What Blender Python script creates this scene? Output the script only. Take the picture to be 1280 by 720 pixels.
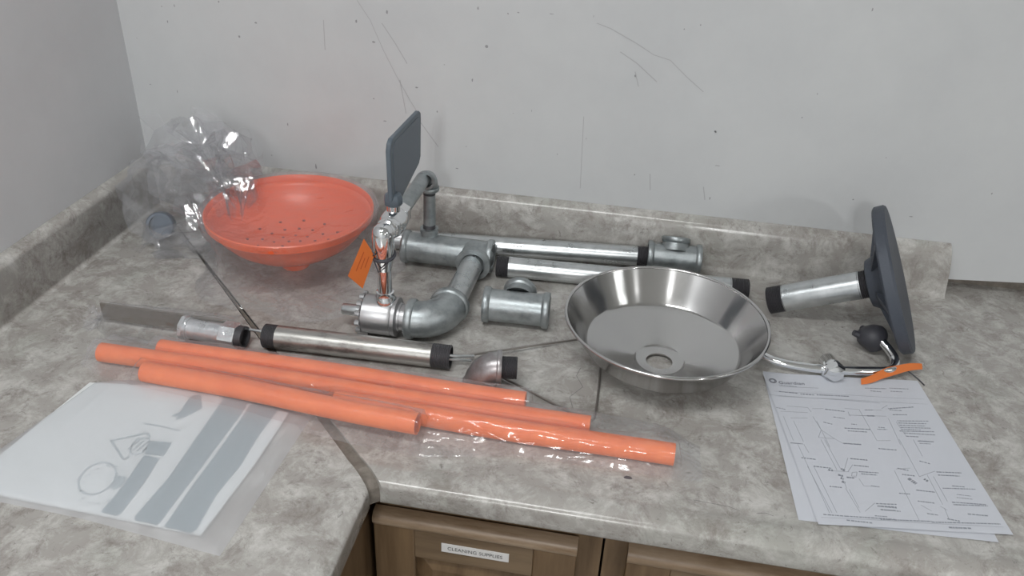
import bpy, bmesh, math, random
from mathutils import Vector, Matrix, noise
random.seed(7)
for _o in list(bpy.data.objects): bpy.data.objects.remove(_o)
SC = bpy.context.scene
COL = SC.collection
# world frame: z = 0 is the worktop, the room corner is x = 0, y = 0; metres
# ------------------------------------------------------------------ camera
cam = bpy.data.cameras.new('camera'); cam.sensor_width = 36; cam.lens = 29.226
cam.clip_start = 0.02; cam.clip_end = 60
co = bpy.data.objects.new('camera', cam); COL.objects.link(co); SC.camera = co
co.location = (0.873685, -1.291918, 0.691412)
co.rotation_euler = (1.02507, -0.0419664, 0.171206)
# ------------------------------------------------------------------ world
wd = bpy.data.worlds.new('world'); SC.world = wd; wd.use_nodes = True
wd.node_tree.nodes['Background'].inputs[0].default_value = (.72, .8, .9, 1)
wd.node_tree.nodes['Background'].inputs[1].default_value = .3
SC.view_settings.view_transform = 'Standard'; SC.view_settings.look = 'None'
SC.view_settings.gamma = 1; SC.view_settings.use_curve_mapping = False
SC.view_settings.exposure = -0.52
# ------------------------------------------------------------------ lamps (ceiling strip lights; housings built below)
CEIL = 1.9
STRIPS = [(0.34, -1.35, 0), (4.0, -1.6, 0), (0.75, -4.3, 90), (4.2, -4.0, -48), (7.6, -2.6, 90)]
POWER = [15, 3, 52, 48, 20]
for (sx, sy, sr), pw in zip(STRIPS, POWER):
    for k in (-1, 1):
        l = bpy.data.lights.new('tube_light', 'AREA'); l.shape = 'RECTANGLE'; l.size = 1.2; l.size_y = .035
        l.energy = pw; l.color = (.985, .992, .988)
        o = bpy.data.objects.new('tube_light', l); COL.objects.link(o)
        a = math.radians(sr); o.rotation_euler = (0, 0, a)
        o.location = (sx - math.sin(a)*.09*k, sy + math.cos(a)*.09*k, CEIL - .085)

# ------------------------------------------------------------------ mesh helpers
class MB:
    def __init__(s): s.v = []; s.f = []
    def add(s, vs, fs):
        n = len(s.v); s.v += [tuple(v) for v in vs]; s.f += [tuple(i + n for i in f) for f in fs]; return s
    def box(s, x0, x1, y0, y1, z0, z1):
        return s.add([(x0,y0,z0),(x1,y0,z0),(x1,y1,z0),(x0,y1,z0),(x0,y0,z1),(x1,y0,z1),(x1,y1,z1),(x0,y1,z1)],
                     [(0,3,2,1),(4,5,6,7),(0,1,5,4),(1,2,6,5),(2,3,7,6),(3,0,4,7)])
    def lathe(s, prof, o, ax=(0,0,1), n=36, ref=None):
        o = Vector(o); ax = Vector(ax).normalized()
        a = Vector(ref) if ref else (Vector((0,0,1)) if abs(ax.z) < .9 else Vector((1,0,0)))
        u = (a - ax*a.dot(ax)).normalized(); w = ax.cross(u)
        vs = []; rows = []
        for r, h in prof:
            if r < 1e-6: rows.append([len(vs)]); vs.append(o + ax*h)
            else:
                rows.append(list(range(len(vs), len(vs)+n)))
                vs += [o + ax*h + (u*math.cos(2*math.pi*i/n) + w*math.sin(2*math.pi*i/n))*r for i in range(n)]
        fs = []
        for A, B in zip(rows, rows[1:]):
            for i in range(n):
                j = (i+1) % n
                if len(A) == 1 and len(B) == 1: continue
                if len(A) == 1: fs.append((A[0], B[j], B[i]))
                elif len(B) == 1: fs.append((A[i], A[j], B[0]))
                else: fs.append((A[i], A[j], B[j], B[i]))
        return s.add(vs, fs)
    def tube(s, path, r, n=12, caps=True, closed=False):
        P = [Vector(p) for p in path]; m = len(P); R = r if isinstance(r, (list, tuple)) else [r]*m
        T = []
        for i in range(m):
            a = P[(i-1) % m] if (i or closed) else P[0]; b = P[(i+1) % m] if (i < m-1 or closed) else P[-1]
            T.append((b-a).normalized())
        up = Vector((0,0,1)) if abs(T[0].z) < .9 else Vector((1,0,0))
        u = (up - T[0]*up.dot(T[0])).normalized(); vs = []; fs = []
        for i in range(m):
            u = (u - T[i]*u.dot(T[i])).normalized(); w = T[i].cross(u)
            vs += [P[i] + (u*math.cos(2*math.pi*k/n) + w*math.sin(2*math.pi*k/n))*R[i] for k in range(n)]
        for i in range(m if closed else m-1):
            for k in range(n):
                a = i*n; b = ((i+1) % m)*n
                fs.append((a+k, a+(k+1) % n, b+(k+1) % n, b+k))
        if caps and not closed:
            fs.append(tuple(range(n))[::-1]); fs.append(tuple(range((m-1)*n, m*n)))
        return s.add(vs, fs)
    def prism(s, poly, d0, d1, fn):
        n = len(poly); return s.add([fn(a, b, d0) for a, b in poly] + [fn(a, b, d1) for a, b in poly],
            [tuple(range(n))[::-1], tuple(range(n, 2*n))] + [(i, (i+1) % n, n+(i+1) % n, n+i) for i in range(n)])
    def grid(s, fn, nu, nv):
        return s.add([fn(i/nu, j/nv) for j in range(nv+1) for i in range(nu+1)],
            [(j*(nu+1)+i, j*(nu+1)+i+1, (j+1)*(nu+1)+i+1, (j+1)*(nu+1)+i) for j in range(nv) for i in range(nu)])
    def build(s, name, mat, parent=None, smooth=35, origin=None, bevel=0):
        me = bpy.data.meshes.new(name)
        if parent is not None: O = Vector(parent['_o'])
        else: O = Vector(origin) if origin is not None else Vector((0,0,0))
        me.from_pydata([tuple(Vector(v) - O) for v in s.v], [], s.f); me.validate(); me.update()
        bm = bmesh.new(); bm.from_mesh(me); bmesh.ops.recalc_face_normals(bm, faces=bm.faces); bm.to_mesh(me); bm.free()
        if smooth:
            me.shade_smooth(); me.set_sharp_from_angle(angle=math.radians(smooth))
        me.materials.append(mat)
        o = bpy.data.objects.new(name, me); COL.objects.link(o); o['_o'] = tuple(O)
        if parent is not None: o.parent = parent
        else: o.location = O
        if bevel:
            b = o.modifiers.new('bevel', 'BEVEL'); b.width = bevel; b.segments = 3; b.limit_method = 'ANGLE'
        return o
def thing(name, label, cat, loc, group=None):
    o = bpy.data.objects.new(name, None); COL.objects.link(o); o.location = loc; o.empty_display_size = .02
    o['_o'] = tuple(loc); o['label'] = label; o['category'] = cat
    if group: o['group'] = group
    return o
def tag(o, label, cat, group=None):
    o['label'] = label; o['category'] = cat
    if group: o['group'] = group
    return o
def struct(o): o['kind'] = 'structure'; return o
def lerp(a, b, t): return a + (b-a)*t
def V(*a): return Vector(a)
def arc(c, a, b, n=8):            # quarter bend about corner: from c+a to c+b, tangent to both legs
    c, a, b = Vector(c), Vector(a), Vector(b)
    return [c + a*(1-math.sin(t)) + b*(1-math.cos(t)) for t in [math.pi/2*i/n for i in range(n+1)]]
def smoothpath(pts, it=2):
    P = [Vector(p) for p in pts]
    for _ in range(it):
        Q = [P[0]]
        for a, b in zip(P, P[1:]): Q += [a.lerp(b, .25), a.lerp(b, .75)]
        Q.append(P[-1]); P = Q
    return P
def polygrid(bm, poly, z):        # flat decal polygon
    return bm.add([(x, y, z) for x, y in poly], [tuple(range(len(poly)))])

# ------------------------------------------------------------------ materials
def mat(name, col, rough=.5, metal=0, bump=None, spec=.5, coat=0, aniso=0):
    m = bpy.data.materials.new(name); m.use_nodes = True; nt = m.node_tree; b = nt.nodes['Principled BSDF']
    b.inputs['Base Color'].default_value = (*col, 1); b.inputs['Roughness'].default_value = rough
    b.inputs['Metallic'].default_value = metal; b.inputs['Specular IOR Level'].default_value = spec
    b.inputs['Coat Weight'].default_value = coat; b.inputs['Coat Roughness'].default_value = .12
    b.inputs['Anisotropic'].default_value = aniso
    if bump:
        tc = nt.nodes.new('ShaderNodeTexCoord'); n = nt.nodes.new('ShaderNodeTexNoise'); n.inputs['Scale'].default_value = bump[0]
        n.inputs['Detail'].default_value = 4; bp = nt.nodes.new('ShaderNodeBump'); bp.inputs['Strength'].default_value = bump[1]
        bp.inputs['Distance'].default_value = .001
        nt.links.new(tc.outputs['Object'], n.inputs['Vector']); nt.links.new(n.outputs['Fac'], bp.inputs['Height'])
        nt.links.new(bp.outputs['Normal'], b.inputs['Normal'])
    return m
def mottled(name, c1, c2, scale, rough=.5, metal=0, bump=.2, lo=.35, hi=.65, rr=(0, 0), detail=6, stretch=(1,1,1), coat=0):
    m = mat(name, c1, rough, metal, coat=coat); nt = m.node_tree; b = nt.nodes['Principled BSDF']
    tc = nt.nodes.new('ShaderNodeTexCoord'); mp = nt.nodes.new('ShaderNodeMapping'); mp.inputs['Scale'].default_value = stretch
    n = nt.nodes.new('ShaderNodeTexNoise'); n.inputs['Scale'].default_value = scale; n.inputs['Detail'].default_value = detail
    n.inputs['Roughness'].default_value = .65
    r = nt.nodes.new('ShaderNodeValToRGB'); r.color_ramp.elements[0].position = lo; r.color_ramp.elements[1].position = hi
    r.color_ramp.elements[0].color = (*c1, 1); r.color_ramp.elements[1].color = (*c2, 1)
    nt.links.new(tc.outputs['Object'], mp.inputs[0]); nt.links.new(mp.outputs[0], n.inputs['Vector'])
    nt.links.new(n.outputs['Fac'], r.inputs[0]); nt.links.new(r.outputs[0], b.inputs['Base Color'])
    if rr != (0, 0):
        q = nt.nodes.new('ShaderNodeMapRange'); q.inputs['To Min'].default_value = rr[0]; q.inputs['To Max'].default_value = rr[1]
        q.inputs['From Min'].default_value = lo; q.inputs['From Max'].default_value = hi
        nt.links.new(n.outputs['Fac'], q.inputs['Value']); nt.links.new(q.outputs[0], b.inputs['Roughness'])
    if bump:
        n2 = nt.nodes.new('ShaderNodeTexNoise'); n2.inputs['Scale'].default_value = scale*5; n2.inputs['Detail'].default_value = 3
        bp = nt.nodes.new('ShaderNodeBump'); bp.inputs['Strength'].default_value = bump; bp.inputs['Distance'].default_value = .0008
        nt.links.new(mp.outputs[0], n2.inputs['Vector']); nt.links.new(n2.outputs['Fac'], bp.inputs['Height']); nt.links.new(bp.outputs[0], b.inputs['Normal'])
    return m
def laminate():
    m = mat('laminate_speckled', (.5,.47,.44), .3); nt = m.node_tree; b = nt.nodes['Principled BSDF']; L = nt.links.new
    tc = nt.nodes.new('ShaderNodeTexCoord')
    def nz(scale, det, rgh=.6, dist=0, st=None):
        n = nt.nodes.new('ShaderNodeTexNoise'); n.inputs['Scale'].default_value = scale; n.inputs['Detail'].default_value = det
        n.inputs['Roughness'].default_value = rgh; n.inputs['Distortion'].default_value = dist
        L(tc.outputs['Object'], n.inputs['Vector']); return n.outputs['Fac']
    def ramp(src, a, ca, z, cz):
        r = nt.nodes.new('ShaderNodeValToRGB'); e = r.color_ramp.elements
        e[0].position = a; e[0].color = (*ca, 1); e[1].position = z; e[1].color = (*cz, 1); L(src, r.inputs[0]); return r.outputs[0]
    def mix(f, a, c, mode='MIX'):
        x = nt.nodes.new('ShaderNodeMix'); x.data_type = 'RGBA'; x.blend_type = mode
        if isinstance(f, float): x.inputs[0].default_value = f
        else: L(f, x.inputs[0])
        L(a, x.inputs[6]); 
        if isinstance(c, tuple): x.inputs[7].default_value = (*c, 1)
        else: L(c, x.inputs[7])
        return x.outputs[2]
    big = ramp(nz(6, 5, .6, .3), .3, (.345,.322,.30), .7, (.425,.412,.388))
    col = mix(ramp(nz(24, 8, .78, .4), .46, (0,0,0), .64, (.9,.9,.9)), big, (.60,.59,.565))
    col = mix(ramp(nz(18, 9, .8, .5), .51, (0,0,0), .66, (.85,.85,.85)), col, (.23,.205,.185))
    col = mix(ramp(nz(8, 3, .5, .6), .58, (0,0,0), .75, (.35,.35,.35)), col, (.31,.335,.29))
    col = mix(ramp(nz(70, 7, .85, .8), .57, (0,0,0), .66, (.75,.75,.75)), col, (.17,.155,.14))
    L(col, b.inputs['Base Color'])
    rg = ramp(nz(12, 4), .3, (.16,.16,.16), .7, (.26,.26,.26)); L(rg, b.inputs['Roughness'])
    bp = nt.nodes.new('ShaderNodeBump'); bp.inputs['Strength'].default_value = .12; bp.inputs['Distance'].default_value = .0006
    L(nz(260, 3), bp.inputs['Height']); L(bp.outputs[0], b.inputs['Normal'])
    return m
def film(name, white=.08, gloss=.12, tint=(.992,.992,.996), crease=45, strength=.6, rough=.08, edge=.35):
    m = bpy.data.materials.new(name); m.use_nodes = True; nt = m.node_tree; L = nt.links.new
    nt.nodes.remove(nt.nodes['Principled BSDF']); out = nt.nodes['Material Output']
    tc = nt.nodes.new('ShaderNodeTexCoord')
    n = nt.nodes.new('ShaderNodeTexNoise'); n.inputs['Scale'].default_value = crease*.5; n.inputs['Detail'].default_value = 3; n.inputs['Distortion'].default_value = 1.5
    vo = nt.nodes.new('ShaderNodeTexVoronoi'); vo.feature = 'DISTANCE_TO_EDGE'; vo.inputs['Scale'].default_value = crease
    L(tc.outputs['Object'], n.inputs['Vector']); L(n.outputs['Color'], vo.inputs['Vector']) if False else L(tc.outputs['Object'], vo.inputs['Vector'])
    ad = nt.nodes.new('ShaderNodeMath'); ad.operation = 'ADD'; L(n.outputs['Fac'], ad.inputs[0]); L(vo.outputs['Distance'], ad.inputs[1])
    bp = nt.nodes.new('ShaderNodeBump'); bp.inputs['Strength'].default_value = strength; bp.inputs['Distance'].default_value = .004; L(ad.outputs[0], bp.inputs['Height'])
    tr = nt.nodes.new('ShaderNodeBsdfTransparent'); tr.inputs[0].default_value = (*tint, 1)
    gl = nt.nodes.new('ShaderNodeBsdfGlossy'); gl.inputs['Roughness'].default_value = rough; L(bp.outputs[0], gl.inputs['Normal'])
    df = nt.nodes.new('ShaderNodeBsdfDiffuse'); df.inputs[0].default_value = (.85,.86,.9,1); L(bp.outputs[0], df.inputs['Normal'])
    tl = nt.nodes.new('ShaderNodeBsdfTranslucent'); tl.inputs[0].default_value = (.9,.91,.94,1)
    dm = nt.nodes.new('ShaderNodeMixShader'); dm.inputs[0].default_value = .45; L(df.outputs[0], dm.inputs[1]); L(tl.outputs[0], dm.inputs[2])
    lw = nt.nodes.new('ShaderNodeLayerWeight'); lw.inputs[0].default_value = .35; L(bp.outputs[0], lw.inputs['Normal'])
    mr = nt.nodes.new('ShaderNodeMapRange'); mr.inputs['To Min'].default_value = gloss*.4; mr.inputs['To Max'].default_value = gloss + edge; L(lw.outputs['Facing'], mr.inputs['Value'])
    mr2 = nt.nodes.new('ShaderNodeMapRange'); mr2.inputs['To Min'].default_value = white; mr2.inputs['To Max'].default_value = white + edge*.55; L(lw.outputs['Facing'], mr2.inputs['Value'])
    a = nt.nodes.new('ShaderNodeMixShader'); L(mr2.outputs[0], a.inputs[0]); L(tr.outputs[0], a.inputs[1]); L(dm.outputs[0], a.inputs[2])
    c = nt.nodes.new('ShaderNodeMixShader'); L(mr.outputs[0], c.inputs[0]); L(a.outputs[0], c.inputs[1]); L(gl.outputs[0], c.inputs[2])
    L(c.outputs[0], out.inputs['Surface']); return m
M = dict(
    wall=mottled('painted_wall', (.545,.555,.565), (.60,.61,.615), 3, .55, 0, .08),
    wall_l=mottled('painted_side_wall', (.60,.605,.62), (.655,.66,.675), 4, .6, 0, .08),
    lam=laminate(),
    edge=mottled('chipboard_edge', (.15,.13,.11), (.25,.22,.19), 60, .8),
    dark=mat('dark_gap', (.02,.018,.016), .9),
    mark=mat('scuff', (.30,.30,.31), .7), markdark=mat('dark_scuff', (.10,.09,.10), .7), pale=mat('pale_scratch', (.43,.43,.44), .7),
    red=mat('red_mark', (.45,.12,.14), .7),
    galv=mottled('galvanised_pipe', (.50,.53,.54), (.66,.68,.69), 30, .3, .9, 0, rr=(.26,.36)),
    cast=mottled('cast_galvanised', (.30,.33,.34), (.44,.47,.48), 60, .42, .8, .3, rr=(.34,.5)),
    black_steel=mottled('oily_black_steel', (.16,.145,.135), (.46,.45,.43), 22, .36, .85, .2, lo=.33, hi=.5, stretch=(.6,1.4,1.4)),
    thread=mat('black_thread', (.085,.083,.09), .45, .5, bump=(300,.3)),
    castiron=mat('rough_black_iron', (.07,.08,.10), .55, .2, bump=(220,.5)),
    plastic_dark=mat('dark_plastic', (.05,.05,.06), .5),
    bright=mottled('bright_zinc', (.62,.64,.66), (.80,.82,.84), 30, .3, .75, .2, rr=(.24,.36)),
    chrome=mat('chrome', (.82,.83,.84), .06, 1),
    satin=mat('satin_metal', (.50,.50,.51), .38, .9, bump=(200,.1)),
    steel=mat('brushed_stainless', (.60,.595,.59), .15, 1, aniso=.85),
    flag=mat('slate_handle', (.095,.12,.145), .38),
    orange=mat('orange_plastic', (.86,.13,.035), .32),
    orange_tube=mottled('orange_sleeve', (.83,.17,.045), (.93,.23,.07), 30, .5, 0, .25),
    orange_tag=mat('orange_tag_card', (.66,.17,.035), .55),
    hole=mat('hole_dark', (.28,.035,.015), .8),
    taupe=mat('taupe_bar', (.19,.17,.15), .45, .1),
    blue=mat('blue_grey_fitting', (.09,.12,.16), .4, .3),
    paper=mat('white_paper', (.60,.62,.67), .7), ink=mat('print_ink', (.36,.38,.42), .8), ink2=mat('bold_print_ink', (.19,.20,.24), .8),
    plate=mat('white_plate', (.74,.77,.77), .45), grey=mat('grey_print', (.30,.36,.385), .6), grey2=mat('pale_print', (.40,.46,.48), .6),
    label=mat('label_tape', (.68,.67,.66), .5), black=mat('black_ink', (.05,.05,.05), .6),
    wood=mottled('oak_veneer', (.10,.060,.030), (.185,.12,.065), 9, .42, 0, .15, stretch=(5,5,.45), detail=8),
    woodh=mottled('oak_rail', (.11,.072,.042), (.20,.14,.085), 9, .42, 0, .15, stretch=(.45,5,5), detail=8),
    woodl=mottled('worn_oak_edge', (.20,.13,.075), (.36,.27,.19), 12, .4, 0, .15, stretch=(.8,5,6), detail=8),
    floor=mottled('vinyl_floor', (.30,.29,.27), (.38,.37,.35), 8, .4),
    ceil=mat('ceiling_tile', (.75,.75,.74), .8), house=mat('lamp_housing', (.8,.8,.8), .5),
    film=film('clear_film', .10, .08, edge=.22), film_ear=film('crumpled_film', .09, .11, crease=16, strength=.7, rough=.05, edge=.2),
    sleeve=film('sleeve_film', .13, .06, crease=20, strength=.5, edge=.2),
    frost=film('frosted_film', .40, .04, crease=8, strength=.15, rough=.25, edge=.1),
)
_nt = M['steel'].node_tree; _tg = _nt.nodes.new('ShaderNodeTangent'); _tg.direction_type = 'RADIAL'; _tg.axis = 'Z'
_nt.nodes['Principled BSDF'].inputs['Anisotropic Rotation'].default_value = .25
_nt.links.new(_tg.outputs[0], _nt.nodes['Principled BSDF'].inputs['Tangent'])
def emis():
    m = bpy.data.materials.new('lit_tube'); m.use_nodes = True; b = m.node_tree.nodes['Principled BSDF']
    b.inputs['Emission Color'].default_value = (.95,1,.99,1); b.inputs['Emission Strength'].default_value = 6; return m
M['tube'] = emis()
# measured print and wall-mark data (metres)
PLINES=[(-0.0027,0.2289,0.1452,0.224),(0.0159,0.2071,0.0435,0.206),(0.0489,0.2042,0.0639,0.2055),(0.0048,0.1947,0.0407,0.1955),(0.0147,0.1821,0.0376,0.184),(0.006,0.1847,0.007,0.1376),(0.017,0.1768,0.0193,0.1366),(0.0435,0.206,0.0455,0.197),(0.0452,0.188,0.0487,0.1621),(0.0479,0.1794,0.0504,0.1289),(0.0487,0.1621,0.0409,0.1466),(0.0409,0.1466,0.0611,0.1462),(0.0611,0.1462,0.0487,0.1621),(0.0611,0.1462,0.0708,0.1366),(0.0926,0.2079,0.1115,0.2072),(0.095,0.2013,0.0951,0.1922),(0.0958,0.1946,0.122,0.1945),(0.1115,0.2072,0.1144,0.1464),(0.1149,0.1464,0.1322,0.1479),(0.0934,0.1943,0.1436,0.1964),(0.1432,0.2122,0.1533,0.2201),(0.1178,0.2066,0.142,0.2087),(0.1449,0.192,0.1421,0.1404),(0.153,0.186,0.1557,0.1582),(0.0107,0.1313,0.0173,0.0177),(0.0185,0.132,0.0205,0.1166),(0.0124,0.0923,0.0201,0.0179),(0.02,0.0929,0.0258,0.0183),(0.043,0.143,0.0468,0.0887),(0.0477,0.1434,0.0519,0.0912),(0.0344,0.0867,0.0609,0.0867),(0.0558,0.0894,0.0671,0.1116),(0.0593,0.0866,0.0694,0.1),(0.0487,0.0806,0.0492,0.0584),(0.0549,0.0769,0.0669,0.0779),(0.0477,0.0583,0.0527,0.0204),(0.0515,0.0566,0.0537,0.0279),(0.059,0.0227,0.0749,0.037),(0.0692,0.076,0.0711,0.0641),(0.0711,0.0641,0.0899,0.0645),(0.0643,0.0859,0.0706,0.0875),(0.0706,0.0875,0.0675,0.08),(0.0675,0.08,0.0615,0.0795),(0.0615,0.0795,0.0643,0.0859),(0.1175,0.0934,0.1171,0.0139),(0.1442,0.1513,0.1443,0.0849),(0.1624,0.1528,0.1621,0.1214),(0.1443,0.0849,0.1673,0.096),(0.1549,0.0884,0.1541,0.0404),(0.1616,0.0863,0.1617,0.0458),(0.1503,0.0377,0.156,0.0321),(0.1204,0.0963,0.1384,0.099),(0.1283,0.0384,0.1372,0.0295),(0.1539,0.0355,0.1523,0.0189)]
PTEXT=[(0.0128,0.2375,0.038,0.2356,1.6),(0.0414,0.2345,0.06,0.2337,1.6),(0.0631,0.2342,0.1067,0.2344,1.6),(0.0164,0.2525,0.0403,0.2504,0.9),(0.0008,0.2023,0.0125,0.1992,1.2),(0.0659,0.2045,0.0913,0.2014,1.4),(0.0724,0.1892,0.0862,0.187,1.2),(0.0561,0.1779,0.0666,0.1744,1.2),(0.0803,0.1679,0.113,0.1674,1.5),(0.083,0.1628,0.107,0.1622,1.3),(0.0916,0.1765,0.0986,0.176,1.2),(0.0024,0.1331,0.0168,0.1322,1.3),(0.07,0.1386,0.092,0.138,1.3),(0.1353,0.2556,0.1647,0.2569,1.2),(0.1699,0.2586,0.1958,0.2584,1.2),(0.141,0.25,0.156,0.2493,1.2),(0.169,0.2517,0.1856,0.2514,1.2),(0.1523,0.213,0.1888,0.2196,1.4),(0.153,0.2108,0.1691,0.2103,1.2),(0.1538,0.2006,0.1734,0.2023,1.4),(0.1183,0.1949,0.1287,0.1955,2.2),(0.1193,0.2068,0.1299,0.2077,1.2),(0.1553,0.1884,0.197,0.1915,1.3),(0.1551,0.184,0.1919,0.186,1.3),(0.155,0.1796,0.1887,0.1813,1.3),(0.1548,0.1752,0.1943,0.1774,1.3),(0.155,0.1718,0.1796,0.1725,1.3),(0.1507,0.1678,0.196,0.1707,1.3),(0.1552,0.1645,0.1949,0.1644,1.3),(0.1557,0.1582,0.1714,0.1586,1.3),(0.1253,0.1728,0.1338,0.1724,1.3),(0.1225,0.1686,0.1355,0.1693,1.2),(0.1699,0.1509,0.188,0.1508,1.3),(0.168,0.146,0.182,0.1461,1.3),(0.002,0.1329,0.0171,0.1323,1.3),(0.0089,0.1069,0.0263,0.1051,1.4),(0.02,0.0929,0.0415,0.0908,1.4),(0.0707,0.138,0.092,0.1375,1.3),(0.1114,0.1317,0.1334,0.1305,1.5),(0.0698,0.1107,0.0904,0.1096,1.6),(0.0706,0.099,0.088,0.0979,1.5),(0.0731,0.0883,0.0965,0.088,1.5),(0.0749,0.0847,0.0937,0.0841,1.4),(0.0296,0.0599,0.0436,0.059,1.4),(0.0801,0.0651,0.0897,0.0639,1.3),(0.076,0.0362,0.0998,0.037,1.4),(0.0761,0.0324,0.0982,0.0327,1.4),(0.0785,0.0269,0.0951,0.0269,1.3),(0.0681,0.0169,0.0818,0.0166,1.2),(0.0096,0.0149,0.0355,0.0139,1.3),(0.0355,0.0139,0.0902,0.013,1.3),(0.0336,0.008,0.0615,0.0055,1.5),(0.0362,0.0879,0.0419,0.0871,2.6),(0.0527,0.0913,0.0562,0.0884,3.2),(0.0457,0.0803,0.0511,0.0787,2.6),(0.0471,0.0753,0.0502,0.0735,3),(0.0467,0.0692,0.0505,0.0675,3),(0.0549,0.0769,0.0635,0.0766,2),(0.1674,0.1503,0.1871,0.1505,1.3),(0.1549,0.1126,0.1666,0.1086,1.4),(0.1687,0.0947,0.1991,0.0958,1.4),(0.1684,0.0894,0.1948,0.0899,1.4),(0.165,0.0672,0.2042,0.0689,1.2),(0.178,0.072,0.1925,0.0716,1.2),(0.1319,0.0621,0.1529,0.06,1.4),(0.127,0.0444,0.1458,0.0422,1.3),(0.1667,0.045,0.2059,0.0443,1.3),(0.167,0.0413,0.2068,0.0424,1.2),(0.1303,0.0254,0.1421,0.0239,1.2),(0.1772,0.0277,0.1997,0.0266,1.4),(0.1505,0.0187,0.1635,0.0162,1.4),(0.1094,0.0554,0.122,0.0551,1.3),(0.1229,0.0978,0.1349,0.0948,1.4),(0.1247,0.0873,0.139,0.0858,1.5),(0.1299,0.0812,0.1359,0.0726,4),(0.1485,0.0813,0.1517,0.0777,3),(0.0726,0.0118,0.131,0.0138,1.3),(0.1305,0.0126,0.2084,0.0149,1.3),(0.1469,0.0058,0.1722,0.0061,1.8),(0.0797,0.0323,0.098,0.0313,1.3),(0.078,0.0274,0.1006,0.0263,1.2),(0.1776,0.0581,0.1934,0.0568,0.8),(0.1755,0.053,0.1931,0.0518,0.8)]
SIGN={'col1': [(0.3963, -0.5223), (0.4302, -0.527), (0.4309, -0.5522), (0.4283, -0.6679), (0.4262, -0.7344), (0.425, -0.7373), (0.4, -0.7366), (0.3961, -0.7322), (0.4012, -0.6713), (0.3992, -0.6129)], 'col2': [(0.4352, -0.529), (0.4728, -0.5308), (0.4688, -0.5838), (0.4707, -0.6363), (0.465, -0.6837), (0.4683, -0.734), (0.4653, -0.7409), (0.4335, -0.7384), (0.4329, -0.6765), (0.4347, -0.6157)], 'col0a': [(0.3495, -0.6196), (0.3749, -0.6172), (0.378, -0.6398), (0.3545, -0.6413)], 'col0b': [(0.3552, -0.6438), (0.3751, -0.6446), (0.3791, -0.6834), (0.3796, -0.7314), (0.3767, -0.7351), (0.3574, -0.7331), (0.359, -0.7066), (0.358, -0.6783)], 'blob': [(0.354, -0.5313), (0.3648, -0.5263), (0.3748, -0.5439), (0.3799, -0.55), (0.3746, -0.559), (0.366, -0.5727), (0.3588, -0.5789), (0.3581, -0.5727), (0.3492, -0.5724), (0.3568, -0.563), (0.3549, -0.5484)], 'ring': [(0.3406, -0.6768), (0.3431, -0.6819), (0.3448, -0.6873), (0.3455, -0.6927), (0.3451, -0.6979), (0.3438, -0.7026), (0.3415, -0.7065), (0.3385, -0.7096), (0.3348, -0.7117), (0.3307, -0.7126), (0.3263, -0.7124), (0.3218, -0.711), (0.3175, -0.7086), (0.3135, -0.7051), (0.31, -0.7008), (0.3073, -0.6959), (0.3055, -0.6905), (0.3046, -0.6851), (0.3048, -0.6797), (0.306, -0.6748), (0.3082, -0.6706), (0.3113, -0.6673), (0.3151, -0.665), (0.3194, -0.664), (0.324, -0.6643), (0.3287, -0.6658), (0.3331, -0.6685), (0.3372, -0.6722)], 'tri': [(0.3037, -0.6298), (0.3384, -0.6073), (0.3445, -0.6131)], 'tri2': [(0.3054, -0.6294), (0.3368, -0.6556), (0.3398, -0.6482)], 'stroke': [(0.3239, -0.5925), (0.3457, -0.5928), (0.3744, -0.5954)], 'hatch': [(0.3365, -0.6427), (0.3314, -0.6279), (0.3322, -0.6197), (0.345, -0.6152), (0.35, -0.6238), (0.3515, -0.6394), (0.3453, -0.6449)], 'lump': [(0.3439, -0.6804), (0.3517, -0.6787), (0.3567, -0.6835), (0.3574, -0.6952), (0.3521, -0.7011), (0.3471, -0.6989)], 'txt': [((0.4073, -0.7255), (0.4045, -0.6508)), ((0.415, -0.7238), (0.4142, -0.6946)), ((0.4048, -0.6778), (0.4033, -0.6486)), ((0.4135, -0.6257), (0.4162, -0.6091)), ((0.4162, -0.5787), (0.4219, -0.5542)), ((0.4379, -0.7123), (0.4359, -0.6686)), ((0.438, -0.6658), (0.4387, -0.6458))], 'outline': [(0.2207, -0.5312), (0.2592, -0.5171), (0.3347, -0.5119), (0.4152, -0.5191), (0.5161, -0.5352), (0.5128, -0.6211), (0.5093, -0.6984), (0.5064, -0.7575), (0.4371, -0.7516), (0.3393, -0.7408), (0.2446, -0.7399), (0.182, -0.7338), (0.1973, -0.7037), (0.2039, -0.6863)], 'edge': [(0.2207, -0.5312), (0.2076, -0.6138), (0.203, -0.6852), (0.194, -0.7484)]}
SCR=[[(0.416, 0.39), (0.436, 0.361), (0.456, 0.315), (0.477, 0.274), (0.498, 0.237), (0.515, 0.21)], [(0.455, 0.358), (0.476, 0.328), (0.495, 0.297)], [(0.482, 0.269), (0.491, 0.213)], [(0.794, 0.386), (0.815, 0.38), (0.857, 0.361), (0.885, 0.346), (0.911, 0.34), (0.939, 0.317), (0.968, 0.296)], [(0.834, 0.346), (0.861, 0.331), (0.895, 0.305)], [(0.78, 0.344), (0.787, 0.238), (0.792, 0.112)], [(0.736, 0.341), (0.782, 0.343), (0.839, 0.344)], [(0.86, 0.318), (0.868, 0.295)], [(0.904, 0.152), (0.908, 0.123)], [(0.509, 0.209), (0.546, 0.16)], [(0.358, 0.355), (0.357, 0.307)], [(0.993, 0.139), (0.999, 0.116)]]
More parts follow.
